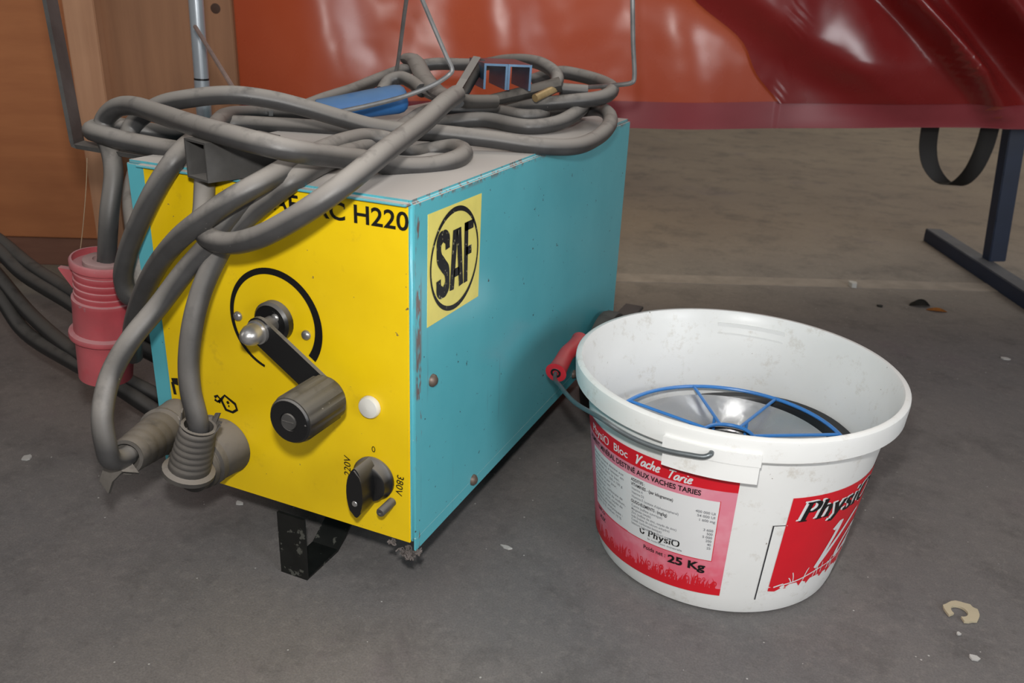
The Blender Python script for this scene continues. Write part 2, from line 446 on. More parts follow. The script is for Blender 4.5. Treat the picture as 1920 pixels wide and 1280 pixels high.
fr = lambda x0, z0, y=FY: (lambda u, v: Vector((x0 + u, y, z0 + v)))
# lettering on the front
b = B()
g = text_geo('SAFARC H220', .0262, .018, sx=1.0); ww = width(g)
k = (.0035 + .172) ; s = (-.0035 + .1795) / ww
put(b, ([(u * s, v) for u, v in g[0]], g[1]), fr(-.1795, .4645))
lab = link('panel_lettering', b, 'ink', panel, False); lab['label'] = 'bold black lettering along the top of the yellow panel'
b = B()
g = text_geo('0', .0105, 0); put(b, g, fr(-.0525, .2065)); link('zero_mark', b, 'ink', panel, False); b = B()
g = text_geo('220V', .0125, .004, .15)
put(b, g, lambda u, v: Vector((-.0815 - v - .0 + .03 * (u * 8) ** 2 * .5, FY,   .165 + u))); link('voltage_mark', b, 'ink', panel, False); b = B()
g = text_geo('380V', .0125, .004, .15)
put(b, g, lambda u, v: Vector((-.0195 + v - .12 * u, FY, .187 - u)))
link('voltage_mark', b, 'ink', panel, False)
# dial arc growing in width
b = B(); cx, cz, n = -.1743, .3363, 72; prev = None
for i in range(n + 1):
    t = i / n; an = math.radians(-108 - 287 * t); wd = .0032 + .0075 * t
    q = [b.verts.new(Vector((cx + rr * math.cos(an), FY, cz + rr * math.sin(an)))) for rr in (.0600 + wd * .35, .0600 - wd * .65)]
    if prev: b.faces.new((prev[0], q[0], q[1], prev[1]))
    prev = q
link('dial_scale', b, 'ink', panel, False)
# pictograms: electrode holder and earth clamp
b = B()
put(b, pen([[(0, .010), (.005, .013), (.009, .009), (.006, .004)], [(0, .007), (.004, .005), (.008, .007)], [(.010, .009), (.016, .016), (.031, .008), (.033, .001), (.026, -.004), (.016, -.003), (.010, .009)], [(.019, .009), (.021, .006)], [(.020, .003), (.022, .003)]], .0028, .0028, sub=1), fr(-.2725, .212)); link('pictogram', b, 'ink', panel, False); b = B()
put(b, pen([[(0, .011), (.009, .013), (.008, .008), (.001, .007), (.003, -.008)]], .0042, .0042, sub=1), fr(-.338, .219))
link('pictogram', b, 'ink', panel, False)
# screws on the dial, push button
def screwhead(pos, axis, r, name='screw', mat='zinc', parent=panel):
    b = B(); lathe(b, pos, axis, [(r, 0), (r * .95, r * .35), (r * .6, r * .7), (0, r * .8)], 14); return link(name, b, mat, parent)
for x, z in ((-.2250, .3345), (-.1322, .3300)): screwhead((x, FY, z), (0, -1, 0), .0058)
b = B(); lathe(b, (-.0522, FY, .2625), (0, -1, 0), [(.0128, 0), (.0128, .004), (.0115, .006), (.006, .0075), (0, .008)], 24); o = link('push_button', b, 'whitelens', panel); o['label'] = 'round white indicator lens'
# crank
PV = Vector((-.1660, 0, .3400)); KB = Vector((-.0815, 0, .2830))
b = B(); lathe(b, (-.1720, FY, .3395), (0, -1, 0), [(.0235, 0), (.0235, .008), (.0205, .011), (.0, .0115)], 32)
crank = link('crank_hub', b, 'black', mach)
screwhead((-.1640, FY - .0105, .3475), (0, -1, 0), .005, parent=crank)
b = B(); lathe(b, (-.169, FY - .006, .3395), (0, -1, 0), [(.0095, 0), (.0095, .034)], 20); link('crank_shaft', b, 'oldsteel', crank)
b = B(); d = (KB - PV).normalized(); nn = Vector((-d.z, 0, d.x)); hw = .0155; poly = []
for e, c0 in ((1, KB), (-1, PV)):
    for i in range(11):
        an = PI / 2 - PI * i / 10
        poly.append(c0 + Vector((0, -.034, 0)) + d * (e * hw * math.cos(an)) + nn * (e * hw * math.sin(an)))
prism(b, poly, (0, -.005, 0)); link('crank_arm', b, 'black', mach, True, 30)
b = B(); q = PV + Vector((0, -.039, 0)); lathe(b, q, (0, -1, 0), [(.0135, 0), (.0135, .004), (.0115, .004), (.0115, .014), (.009, .020), (.005, .0245), (0, .026)], 24)
o = link('acorn_nut', b, 'zinc', mach)
b = B(); seg = 72; prof = [(.0235, .0), (.0262, .004), (.0262, .056), (.0245, .0615), (.0195, .0625)]
rr = []
for r, h in prof:
    rr.append([KB + Vector((0, -.039 - h, 0)) + Vector((math.cos(2 * PI * k / seg), 0, math.sin(2 * PI * k / seg))) * (r * (1 - (.045 if (k % 6) in (4, 5) and .002 < h < .06 else 0))) for k in range(seg)])
rings(b, rr); kn = link('crank_knob', b, 'knobside', mach, True, 25)
b = B(); lathe(b, KB + Vector((0, -.1012, 0)), (0, -1, 0), [(.0238, 0), (.0225, .0022), (.010, .0024), (.010, .0012), (0, .0012)], 40); link('knob_cap', b, 'black', kn)
b = B(); lathe(b, KB + Vector((0, -.1022, 0)), (0, -1, 0), [(.0088, 0), (.0085, .0022), (0, .0024)], 20); box(b, KB + Vector((0, -.1047, 0)), .014, .0006, .0012); link('knob_screw', b, 'oldsteel', kn)
# rotary selector
SC = Vector((-.0500, 0, .1740))
b = B(); lathe(b, SC + Vector((0, FY, 0)), (0, -1, 0), [(.0262, 0), (.0262, .003), (.0235, .006), (.0225, .014), (.0205, .0155), (0, .0156)], 36)
sel = link('selector_knob', b, 'black', mach)
b = B(); poly = []; L_, Wd = .031, .0105
for i in range(25):
    t = 2 * PI * i / 24
    if i == 24: break
    poly.append(SC + Vector((Wd * math.copysign(abs(math.sin(t)) ** 1.2, math.sin(t)), -.012, L_ * math.cos(t))))
b2 = bmesh.new(); prism(b2, poly, (0, -.030, 0)); bmesh.ops.bevel(b2, geom=[e for e in b2.edges if abs(e.verts[0].co.y + .042) < .001 and abs(e.verts[1].co.y + .042) < .001], offset=.0018, segments=2, affect='EDGES'); merge(b, b2)
link('selector_grip', b, 'black', sel, True, 35)
b = B(); lathe(b, SC + Vector((0, -.0422, -.012)), (0, -1, 0), [(.0035, 0), (.003, .0006), (0, .0007)], 14); link('pointer_dot', b, 'zinc', sel)
b = B(); lathe(b, (-.0270, FY, .1490), (0, -1, 0), [(.0052, 0), (.0052, .024), (.0045, .0255), (.002, .0255), (.0018, .023), (0, .023)], 16); link('stop_pin', b, 'oldsteel', panel)
# sockets for the welding leads
def socket(x, z, r):
    b = B(); lathe(b, (x, FY, z), (0, -1, 0), [(r, 0), (r * 1.02, .004), (r * .98, .012), (r * .94, .030), (r * .88, .034), (r * .6, .035), (r * .55, .02), (0, .02)], 36)
    return link('cable_socket', b, 'sleeve', mach)
S1, S2 = Vector((-.3295, 0, .176)), Vector((-.2600, 0, .1610))
socket(S1.x, S1.z, .030); socket(S2.x, S2.z, .035)
# makers mark sticker on the side
b = B(); SY, SZ = .0285, .3520
def side(y0, z0, off=.0006): return lambda u, v: Vector((off, y0 + u, z0 + v))
pts = [(0, .0015), (.1215, 0), (.1240, .1215), (.0015, .1225)]
V = [b.verts.new(Vector((.0004, SY + u, SZ + v))) for u, v in pts]; V2 = [b.verts.new(Vector((-.0004, SY + u, SZ + v))) for u, v in pts]
b.faces.new(V); b.faces.new(V2[::-1])
for i in range(4): b.faces.new((V[i], V2[i], V2[(i + 1) % 4], V[(i + 1) % 4]))
stk = link('side_sticker', b, 'sticker', mach, False); stk['label'] = 'square yellow sticker with black letters in a ring'
b = B(); cy, cz, prev = SY + .0612, SZ + .0615, None
for i in range(65):
    an = 2 * PI * i / 64; wd = .0030 + .0026 * math.sin(an) ** 2
    q = [b.verts.new(Vector((.0009, cy + rr * math.cos(an), cz + rr * 1.02 * math.sin(an)))) for rr in (.0565, .0565 - wd)]
    if prev: b.faces.new((prev[0], q[0], q[1], prev[1]))
    prev = q
SAFL = [[(.24, .80), (.24, .92), (.02, .92), (.02, .55), (.24, .45), (.24, .08), (.02, .08), (.02, .22)],
        [(.38, 0), (.47, .95), (.57, .95), (.66, 0)], [(.44, .26), (.60, .26)],
        [(.80, 0), (.80, 1.0)], [(.75, .93), (1.02, .93)], [(.80, .52), (.97, .52)]]
put(b, pen([[(x * .079, z * .069) for x, z in [(.26, .72), (.24, .88), (.13, .96), (.03, .88), (.03, .64), (.13, .50), (.24, .36), (.24, .12), (.13, .04), (.03, .12), (.01, .28)]]], .0092, .0105, 0, sub=5), side(SY + .0225, SZ + .0275, .0010))
put(b, pen([[(x * .079, z * .069) for x, z in st] for st in SAFL[1:]], .0092, .0098, .0, sub=1), side(SY + .0235, SZ + .0275, .0009))
link('sticker_print', b, 'inkworn', stk, False)
for y, z in ((.040, .288), (.148, .1035), (.52, .1035)): screwhead((0, y, z), (1, 0, 0), .0075, 'side_screw', 'screw', mach)
b = B()   # dark chassis rails, added to deepen the shadow strip under the casing
for x in (-.03, -W_ + .03): box(b, (x, D_ / 2, Z0 - .008), .03, D_ - .06, .018)
link('chassis_shade_rail', b, 'footsteel', mach, False)
# front foot: bent strap
b = B(); x0, x1 = -.1890, -.1495; th = .004
prof = [(-.006, .088), (-.006, 0.0), (.060, 0.0), (.105, .030), (.150, .090)]
pr = [Vector((0, y, z)) for y, z in prof]; inn = []
for i, p in enumerate(pr):
    a = (pr[min(i + 1, len(pr) - 1)] - pr[max(i - 1, 0)]).normalized(); inn.append(p + Vector((0, -a.z, a.y)) * th)
L0 = [[b.verts.new(Vector((x, p.y, p.z))) for p in pr] for x in (x0, x1)]; L1 = [[b.verts.new(Vector((x, p.y, max(p.z, 0)))) for p in inn] for x in (x0, x1)]
for i in range(len(pr) - 1):
    b.faces.new((L0[0][i], L0[0][i + 1], L0[1][i + 1], L0[1][i])); b.faces.new((L1[0][i], L1[1][i], L1[1][i + 1], L1[0][i + 1]))
    for s in (0, 1): b.faces.new((L0[s][i], L1[s][i], L1[s][i + 1], L0[s][i + 1]))
for i in (0, -1): b.faces.new((L0[0][i], L0[1][i], L1[1][i], L1[0][i]))
o = link('foot_strap', b, 'footsteel', mach, False); o['label'] = 'black bent steel strap foot'
# rear wheels
for x, sx in ((.006, 1), (-W_ - .006, -1)):
    b = B(); lathe(b, (x, .615, .092), (sx, 0, 0), [(.030, 0), (.080, 0), (.090, .004), (.092, .010), (.092, .024), (.090, .030), (.080, .034), (.030, .034)], 40)
    wh = link('wheel', b, 'tyre', mach)
    b = B(); lathe(b, (x + sx * .002, .615, .092), (sx, 0, 0), [(.030, 0), (.030, .036), (.012, .038), (.012, .044), (0, .045)], 24); link('wheel_hub', b, 'oldsteel', wh)
b = B(); box(b, (-W_ / 2, .615, .092), W_ + .02, .02, .02); link('axle', b, 'tyre', mach, False)
b = B(); box(b, (.020, .745, .140), .035, .10, .006, bev=.001); link('rear_bracket', b, 'tyre', mach, False)
# lifting handle: open square tube lying on the lid, its mouth over the front edge
b = B(); s_, wl = .0400, .0022
A0 = Vector((-.2300, -.038, .5135)); ax = Vector((.62, .78, .055)).normalized(); ax = Vector((.30, .95, .0)).normalized()
ex = Vector((ax.y, -ax.x, 0)).normalized(); ez = Vector((0, 0, 1))
Ln = .088
for e0, e1, h in ((0, 1, 1),):
    o4 = [(-1, -1), (1, -1), (1, 1), (-1, 1)]
    R4 = [[b.verts.new(A0 + ax * t + ex * (u * s_ / 2 * k_) + ez * (v * s_ / 2 * k_)) for u, v in o4] for t, k_ in ((0, 1), (Ln, 1), (Ln, 1 - 2 * wl / s_), (0, 1 - 2 * wl / s_))]
    for i in range(4):
        a, c = R4[i], R4[(i + 1) % 4]
        for j in range(4): b.faces.new((a[j], a[(j + 1) % 4], c[(j + 1) % 4], c[j]))
o = link('handle_tube', b, 'oldsteel', mach, False); o['label'] = 'open ended grey square steel tube'
# flat bar hook at the left of the lid
b = B(); p1 = at(146, 269, y=.06); p2 = at(94, 0, y=.09); p2 = p1 + (p2 - p1) * 1.35; p3 = Vector((-.36, .06, p1.z - .004))
def strip(bm, pts, wvec, th):
    pts = [Vector(p) for p in pts]; wv = Vector(wvec)
    rr = []
    for i, p in enumerate(pts):
        a = (pts[min(i + 1, len(pts) - 1)] - pts[max(i - 1, 0)]).normalized(); n_ = a.cross(wv).normalized() * th / 2
        rr.append([p + wv / 2 + n_, p - wv / 2 + n_, p - wv / 2 - n_, p + wv / 2 - n_])
    rings(bm, rr)
strip(b, [p2, p1 + Vector((-.001, 0, .006)), p1, p1 + Vector((.006, 0, -.001)), p3], Vector((.012, -.026, 0)), .005)
o = link('cable_hook', b, 'oldsteel', mach, False); o['label'] = 'upright grey flat steel bar bent to the lid'
# bolt on the lid
b = B(); q = at(509, 216, y=.33); lathe(b, (q.x, q.y, Z1), (0, 0, 1), [(.004, 0), (.004, q.z - Z1), (.0085, q.z - Z1), (.0085, q.z - Z1 + .006), (.007, q.z - Z1 + .007)], 6); link('lid_bolt', b, 'zinc', mach, False)
# lint hanging from the lower corner
def lump(bm, c, r, n=26):
    c = Vector(c)
    for i in range(n):
        d = Vector((random.gauss(0, 1), random.gauss(0, 1), random.gauss(0, .7))).normalized()
        p = [c + d * (r * random.random())]
        for j in range(7): p.append(p[-1] * .85 + c * .15 + Vector((random.gauss(0, 1), random.gauss(0, 1), random.gauss(0, .8))) * r * .38)
        tube(bm, p, .00045 + .0007 * random.random(), 5, True, 3)

# ================================================================ CABLES
RC = .0112
def path(l): return [at(px, py, y=y) for px, py, y in l]
# lead A: plug 1 -> up the front -> under -> left loop -> over the lid
lA = [(212, 868, -.135), (199, 836, -.150), (192, 780, -.146), (207, 705, -.125), (243, 640, -.105), (300, 570, -.075), (350, 505, -.06), (395, 455, -.052), (432, 405, -.040), (470, 368, -.026),
      (515, 338, -.012), (545, 320, .02), (520, 305, .07), (440, 296, .07), (340, 283, .055), (255, 268, .04), (205, 256, .035), (172, 245, .045), (212, 236, .09), (277, 246, .12), (345, 251, .15), (423, 232, .24), (515, 235, .27), (605, 241, .29), (680, 250, .31), (760, 243, .36), (842, 229, .44),
      (905, 224, .47), (990, 238, .46), (1043, 231, .50), (1080, 212, .56), (1096, 196, .64)]
leadA = thing('welding_lead', 'grey welding lead ending in the left torn rubber plug on the yellow panel', 'cable', (-.32, -.12, .18))
ax1 = (at(226, 862, y=-.128) - Vector((S1.x, -.034, S1.z))).normalized(); b1_ = Vector((S1.x, -.032, S1.z))
b = B(); tube(b, [b1_ + ax1 * .080, b1_ + ax1 * .100] + path([(207, 860, -.146)] + lA[1:]), RC, 14); link('cable', b, 'rubber', leadA)
def plug_sleeve(base, axis, L, r0, r1, ribs, flange=None, name='plug', parent=None):
    prof = []
    if flange: prof += [(r0 * .6, 0), (flange, 0), (flange, .005), (r0, .0075)]
    else: prof += [(r0 * .8, 0), (r0, .003)]
    for i in range(ribs):
        t0 = (i + .15) / ribs; t1 = (i + .75) / ribs
        for t, k_ in ((t0, 1.0), ((t0 + t1) / 2, 1.015), (t1, 1.0), (t1 + .06, .955), (t1 + .14, .955)):
            prof.append(((r0 + (r1 - r0) * t) * k_, .009 + (L - .012) * min(t, 1)))
    prof += [(r1, L), (r1 * .8, L), (r1 * .78, L - .012)]
    b = B(); lathe(b, base, axis, prof, 28); return link(name, b, 'sleeve', parent)
ax1 = (at(228, 862, y=-.128) - Vector((S1.x, -.034, S1.z))).normalized()
pl = plug_sleeve(Vector((S1.x, -.032, S1.z)), ax1, .098, .0262, .0200, 5, .0295, 'plug_sleeve', leadA)
b = B()   # torn flap hanging at the plug mouth
q = at(222, 872, y=-.13); strip(b, [q + Vector((.012, .01, -.004)), q, q + Vector((-.010, -.006, -.012)), q + Vector((-.014, -.010, -.026))], Vector((.016, -.004, -.010)), .003); link('torn_flap', b, 'sleeve', pl)
# lead B: plug 2 -> up the front -> over the lid -> back loop
lB = [(372, 830, -.085), (371, 790, -.086), (358, 735, -.086), (354, 680, -.082), (361, 610, -.074), (378, 545, -.062), (402, 490, -.05), (432, 438, -.038), (470, 400, -.027), (510, 368, -.018), (552, 336, -.006), (600, 308, .05), (660, 284, .14), (720, 262, .24), (765, 232, .36), (806, 209, .46), (860, 206, .50), (927, 209, .53), (980, 218, .52), (1014, 217, .54), (1012, 205, .58), (960, 196, .60)]
leadB = thing('welding_lead', 'grey welding lead rising straight from the ribbed plug right of the other', 'cable', (-.25, -.08, .15))
b = B(); tube(b, path(lB), RC, 14); link('cable', b, 'rubber', leadB)
b = B(); lathe(b, Vector((S2.x, -.036, S2.z)), (.02, -1, -.02), [(.031, 0), (.0335, .002), (.0335, .010), (.030, .012), (.030, .014), (.032, .016), (.031, .022), (.028, .024), (.028, .026), (.0295, .028), (.0285, .034), (.025, .036), (.018, .037)], 36); pb = link('plug_body', b, 'sleeve', leadB)
q0 = at(353, 886, y=-.090); q1 = at(373, 797, y=-.084)
sl = plug_sleeve(q0, (q1 - q0), (q1 - q0).length, .0228, .0195, 7, .0285, 'plug_sleeve', leadB)
b = B(); xx, yy, aa = frame(q1 - q0)
for i in range(9):
    an = -.3 + i * .42; r0 = .0195; e = random.uniform(.006, .016)
    if 2 < i < 6: e *= .5
    v = [q1 + (xx * math.cos(an + da) + yy * math.sin(an + da)) * (r0 + dr) + aa * h for da, dr, h in ((-.22, 0, -.003), (.22, 0, -.003), (.12, .002, e * .8), (-.1, .004, e))]
    prism(b, v, (xx * math.cos(an) + yy * math.sin(an)) * -.0016)
link('torn_mouth', b, 'sleeve', sl, False)
# supply cable: red plug -> left loop -> lid -> U turn -> back -> hangs over the front
lS = [(200, 500, .02), (201, 470, .02), (205, 400, .025), (213, 325, .04), (206, 280, .05), (194, 250, .055), (196, 225, .06), (217, 203, .06), (245, 198, .055), (298, 213, .025), (361, 234, -.015), (424, 252, -.042), (500, 272, -.050), (550, 283, -.035), (620, 293, .02), (690, 301, .075), (745, 312, .11), (800, 312, .14), (845, 303, .17), (870, 287, .22), (846, 277, .26), (800, 284, .25), (770, 288, .22), (735, 266, .21), (690, 258, .19), (645, 266, .14), (605, 281, .09), (549, 309, .01), (490, 342, -.040), (430, 376, -.062), (375, 415, -.070), (335, 448, -.066), (300, 490, -.056), (275, 535, -.046), (258, 580, -.036), (248, 625, -.025), (250, 668, -.010)]
supply = thing('supply_cable', 'grey supply cable with a dusty red plug hanging left of the machine', 'cable', at(196, 600, y=.02))
b = B(); tube(b, path(lS), RC, 14); link('cable', b, 'rubber', supply)
q0 = at(199, 702, y=.02); q1 = at(194, 483, y=.02); axp = (q1 - q0).normalized(); Lp = (q1 - q0).length
b = B(); kL = Lp / .152
lathe(b, q0, axp, [(.022, .012), (.030, .0), (.0325, 0), (.0355, .054 * kL), (.0420, .055 * kL), (.0425, .058 * kL), (.0420, .061 * kL), (.0365, .063 * kL), (.0372, .098 * kL), (.0378, .100 * kL), (.0378, .104 * kL), (.0345, .105 * kL)]
      + [(r, h * kL) for i in range(4) for r, h in ((.0345, .106 + i * .0085), (.0352, .108 + i * .0085), (.0352, .111 + i * .0085), (.0340, .112 + i * .0085))]
      + [(.0340, .142 * kL), (.0385, .1425 * kL), (.0390, .150 * kL), (.0375, .152 * kL), (.0355, .152 * kL), (.0355, .144 * kL), (.02, .144 * kL)], 44)
rp = link('plug_body', b, 'redplug', supply); rp['label'] = 'dusty red ribbed industrial plug'
b = B(); lathe(b, q0 + axp * (.144 * kL), axp, [(.024, 0), (.024, .006), (.022, .0075), (.0125, .0075), (.0125, .004)], 30); link('cable_gland', b, 'plugwhite', rp)
b = B(); q = q0 + axp * (.132 * kL); lx = -(RT - axp * RT.dot(axp)).normalized(); fw_ = axp.cross(lx)
prism(b, [q + lx * .030 + fw_ * -.004, q + lx * .054 + fw_ * -.004, q + lx * .052 + axp * -.004 + fw_ * -.004, q + lx * .030 + axp * -.034 + fw_ * -.004], fw_ * .008); link('lid_tab', b, 'redplug', rp, False)
# coil cable: hanging loop at the left corner, big arc over the lid, right-hand bight, rear loops
lC = [(262, 300, .15), (247, 360, .10), (252, 430, .05), (262, 500, .01), (262, 552, -.012), (244, 556, -.022), (232, 525, -.026), (238, 480, -.028), (262, 415, -.028), (297, 345, -.022), (335, 290, -.005), (366, 262, .05), (400, 238, .17), (432, 215, .26), (500, 213, .33), (590, 214, .34)]
coil1 = thing('extension_cable', 'dark cable drooping in a loop over the upper left front corner', 'cable', (-.38, 0, .45))
b = B(); tube(b, path(lC), RC, 14); link('cable', b, 'rubber', coil1)
lT = [(238, 262, .09), (248, 236, .10), (296, 199, .11), (360, 184, .12), (437, 178, .14), (505, 186, .165), (571, 202, .19), (640, 222, .21), (700, 238, .225), (760, 246, .24), (821, 250, .265), (926, 262, .30), (1011, 274, .325), (1074, 275, .37), (1116, 260, .44), (1142, 235, .52), (1140, 213, .60), (1118, 204, .65), (1080, 208, .66), (1030, 214, .64), (985, 213, .60), (945, 207, .56), (990, 198, .54), (1074, 190, .56), (1127, 183, .60), (1148, 168, .66), (1127, 153, .72), (1085, 141, .74), (1049, 136, .74), (1000, 150, .74)]
coil2 = thing('extension_cable', 'long grey cable arching over the lid to a wide bight at the right edge', 'cable', (-.2, .3, .5))
b = B(); tube(b, path(lT), RC, 14); link('cable', b, 'rubber', coil2)
lR = [(1020, 172, .55), (1040, 160, .56), (1044, 142, .58), (1020, 122, .60), (990, 114, .62), (948, 114, .64), (905, 121, .66), (869, 121, .66), (816, 120, .64), (764, 129, .60), (711, 148, .54), (660, 169, .47), (605, 187, .40), (560, 205, .34)]
coil3 = thing('torch_cable', 'thinner dusty cable looping high along the back with a brass connector', 'cable', (-.3, .6, .5))
b = B(); tube(b, path(lR), .0102, 14); link('cable', b, 'rubber', coil3)
b = B(); q0, q1 = at(1046, 163, y=.545), at(1003, 184, y=.50); tube(b, [q0, q1], .0060, 14, False); cn = link('brass_ferrule', b, 'brass', coil3)
b = B(); tube(b, [at(1050, 158, y=.55), at(1000, 170, y=.53), at(930, 186, y=.50), at(890, 194, y=.49)], lambda t: .0160 - .005 * t, 12, flat=.7); link('connector_body', b, 'sleeve', coil3)
b = B(); tube(b, path([(1050, 167, .60), (1075, 169, .61), (1101, 171, .62)]), .0098, 14); stub = link('cable_stub', b, 'rubber', coil3)
# earth lead: diagonal strand with the loop hanging over the front, clamp at its upper end
lD = [(386, 318, -.004), (384, 345, -.010), (382, 392, -.026), (379, 425, -.048), (392, 446, -.062), (430, 456, -.074), (480, 446, -.082), (530, 422, -.084), (590, 385, -.078), (645, 345, -.058), (700, 301, -.015), (750, 262, .05), (795, 228, .12), (832, 194, .19), (856, 177, .25)]
earth = thing('earth_lead', 'pale dusty earth lead crossing on top and looping before the yellow front', 'cable', (-.2, 0, .47))
b = B(); tube(b, path(lD), RC, 14); link('cable', b, 'rubber', earth)
b = B(); tube(b, path([(762, 110, .55), (775, 112, .54), (795, 145, .48), (820, 172, .42), (850, 186, .36)]), lambda t: .0125 + .002 * math.sin(t * PI), 12, flat=.7)
cl = link('clamp_lever', b, 'rubber', earth)
b = B(); strip(b, [at(893, 108, y=.46), at(868, 150, y=.42), at(850, 180, y=.38)], RT * .010 + FW * .006, .006); link('clamp_jaw', b, 'rubber', earth, False)
b = B(); tube(b, path([(905, 118, .50), (885, 150, .46), (868, 178, .42), (850, 186, .38)]), .007, 10); link('clamp_spring', b, 'rubber_dark', earth)
b = B(); tube(b, path([(786, 164, .47), (820, 180, .42), (856, 194, .36)]), lambda t: .015 - .004 * t, 12, flat=.6); link('clamp_body', b, 'rubber', earth)
b = B(); tube(b, path([(852, 186, .37), (880, 190, .40), (930, 190, .44)]), .0095, 12); link('clamp_bolt', b, 'sleeve', earth)
# electrode holder
hold = thing('electrode_holder', 'blue handled electrode holder lying among the cables', 'electrode holder', at(690, 190, y=.36))
b = B(); q0, q1 = at(592, 209, y=.33), at(764, 183, y=.40); d = (q1 - q0); Ln = d.length
lathe(b, q0, d, [(.012, 0), (.0165, .004), (.0175, Ln * .3), (.0195, Ln * .6), (.0205, Ln * .88), (.0190, Ln * .94), (.0150, Ln * .98), (.009, Ln)], 24); link('handle', b, 'bluegrip', hold)
b = B(); tube(b, path([(716, 172, .44), (730, 152, .46), (752, 146, .47), (775, 156, .46), (792, 170, .43)]), .0102, 12); link('holder_cable', b, 'rubber', hold)
# bracket of two channels
br = thing('channel_bracket', 'blued steel bracket of two channels upside down on the cable heap', 'bracket', at(945, 165, y=.47))
b = B(); o_ = at(906, 167, y=.46); rx = RT.copy(); rx.z = 0; rx.normalize(); ext = Vector((-.66, .75, .02)).normalized()
upv = Vector((.03, 0, 1)); s_ = (at(993, 165, y=.50) - o_).length / 2.02; h_ = .036; tt = .0032
for i in (0, 1):
    o2 = o_ + rx * (s_ * 1.01 * i)
    pf = [(0, 0), (0, h_), (s_, h_), (s_, 0), (s_ - tt, 0), (s_ - tt, h_ - tt), (tt, h_ - tt), (tt, 0)]
    a = [b.verts.new(o2 + rx * u + upv * v) for u, v in pf]; c = [b.verts.new(o2 + rx * u + upv * v + ext * .085) for u, v in pf]
    for q in ((0, 1, 6, 7), (1, 2, 5, 6), (2, 3, 4, 5)):
        b.faces.new([a[k] for k in q]); b.faces.new([c[k] for k in reversed(q)])
    for j in range(8): b.faces.new((a[j], c[j], c[(j + 1) % 8], a[(j + 1) % 8]))
link('channels', b, 'bluesteel', br, False)
# bent wire hanger and rods
hg = B(); tube(hg, path([(640, 209, .26), (700, 196, .29), (760, 180, .32), (815, 158, .345), (842, 140, .36), (848, 132, .362), (838, 108, .364), (792, 0, .37), (778, -36, .375), (770, -36, .40), (762, 0, .44), (746, 118, .52), (742, 135, .53)]), .0032, 8, True, 4)
tag(link('wire_hanger', hg, 'rodsteel'), 'thin bent grey wire standing as a tall triangle among the cables', 'wire')
hg = B(); tube(hg, path([(1186, -60, .62), (1186, 0, .62), (1187, 80, .63), (1189, 148, .64), (1186, 154, .64), (1150, 160, .65), (1095, 164, .68)]), .0037, 8, True, 4)
tag(link('bent_rod', hg, 'rodsteel'), 'upright grey rod with a bent foot at the back right of the cable heap', 'rod')
hg = B(); tube(hg, path([(366, 50, .30), (402, 108, .22), (438, 166, .165), (444, 176, .158)]), .0030, 8)
tag(link('filler_rod', hg, 'rustrod'), 'short dull pinkish rod leaning in front of the galvanised pole', 'rod')
# galvanised pole
pole = thing('pole', 'galvanised steel pole standing behind the cables at the left of the lid', 'pole', at(385, 222, y=.34))
q0 = at(386, 222, y=.38); q1 = at(378, 150, y=.38); q2 = at(367, 0, y=.38); d = (q2 - q1).normalized(); q0 = q1 + (q1 - q2) / (q2 - q1).length * .098
b = B(); tube(b, [q1 + d * .002, q1 + d * .30], .0113, 20, False); link('upper_tube', b, 'galv', pole)
b = B(); tube(b, [Vector((q0.x, q0.y, 0)), q0, q1], .0119, 20, False); link('lower_tube', b, 'galv', pole)
b = B(); tube(b, [q1, q1 + d * .003], .0116, 20, False); link('joint_ring', b, 'black', pole)
b = B(); lathe(b, q0, d, [(.012, -.03), (.0165, -.004), (.0185, .0), (.0185, .008), (.015, .012), (.0118, .013)], 24); box(b, q0 + RT * .022 + d * .002, .022, .014, .018, RT, FW, d, bev=.002); link('base_clamp', b, 'zinc', pole)
# hanging dust thread
b = B(); tube(b, path([(163, 296, .03), (162, 340, .03), (156, 420, .025), (149, 482, .02)]), .0006, 5); tag(link('dust_thread', b, 'web'), 'fine dusty thread hanging beside the red plug', 'thread')
# hoses at the far left
for nm, pts, lb in (('a', [(-60, 410, .30), (0, 452, .28), (56, 498, .26), (140, 552, .22), (200, 592, .20)] + [(-.47, .30, .075), (-.30, .40, .0140)], 'upper dark hose curving behind the red plug from the left edge'),
                    ('b', [(-60, 424, .28), (0, 471, .26), (42, 512, .245), (140, 573, .205), (200, 617, .19)] + [(-.46, .27, .060), (-.30, .36, .0140)], 'second dark hose, just under the topmost hose left of the red plug'),
                    ('c', [(-60, 450, .26), (0, 522, .24), (56, 588, .22), (140, 660, .18), (200, 694, .16)] + [(-.45, .22, .030), (-.30, .30, .0140)], 'third dark hose from the top, sagging toward the bottom of the red plug'),
                    ('d', [(-60, 488, .24), (0, 556, .22), (42, 617, .205), (140, 681, .165), (200, 712, .15)] + [(-.44, .18, .0160), (-.30, .24, .0140)], 'lowest dark hose, sagging behind the foot of the red plug')):
    b = B(); tube(b, [Vector(p) if max(abs(c_) for c_ in p) < 5 else at(p[0], p[1], y=p[2]) for p in pts], .0125, 12); tag(link('hose', b, 'rubber_dark'), lb, 'hose', 'dark hoses at the left')

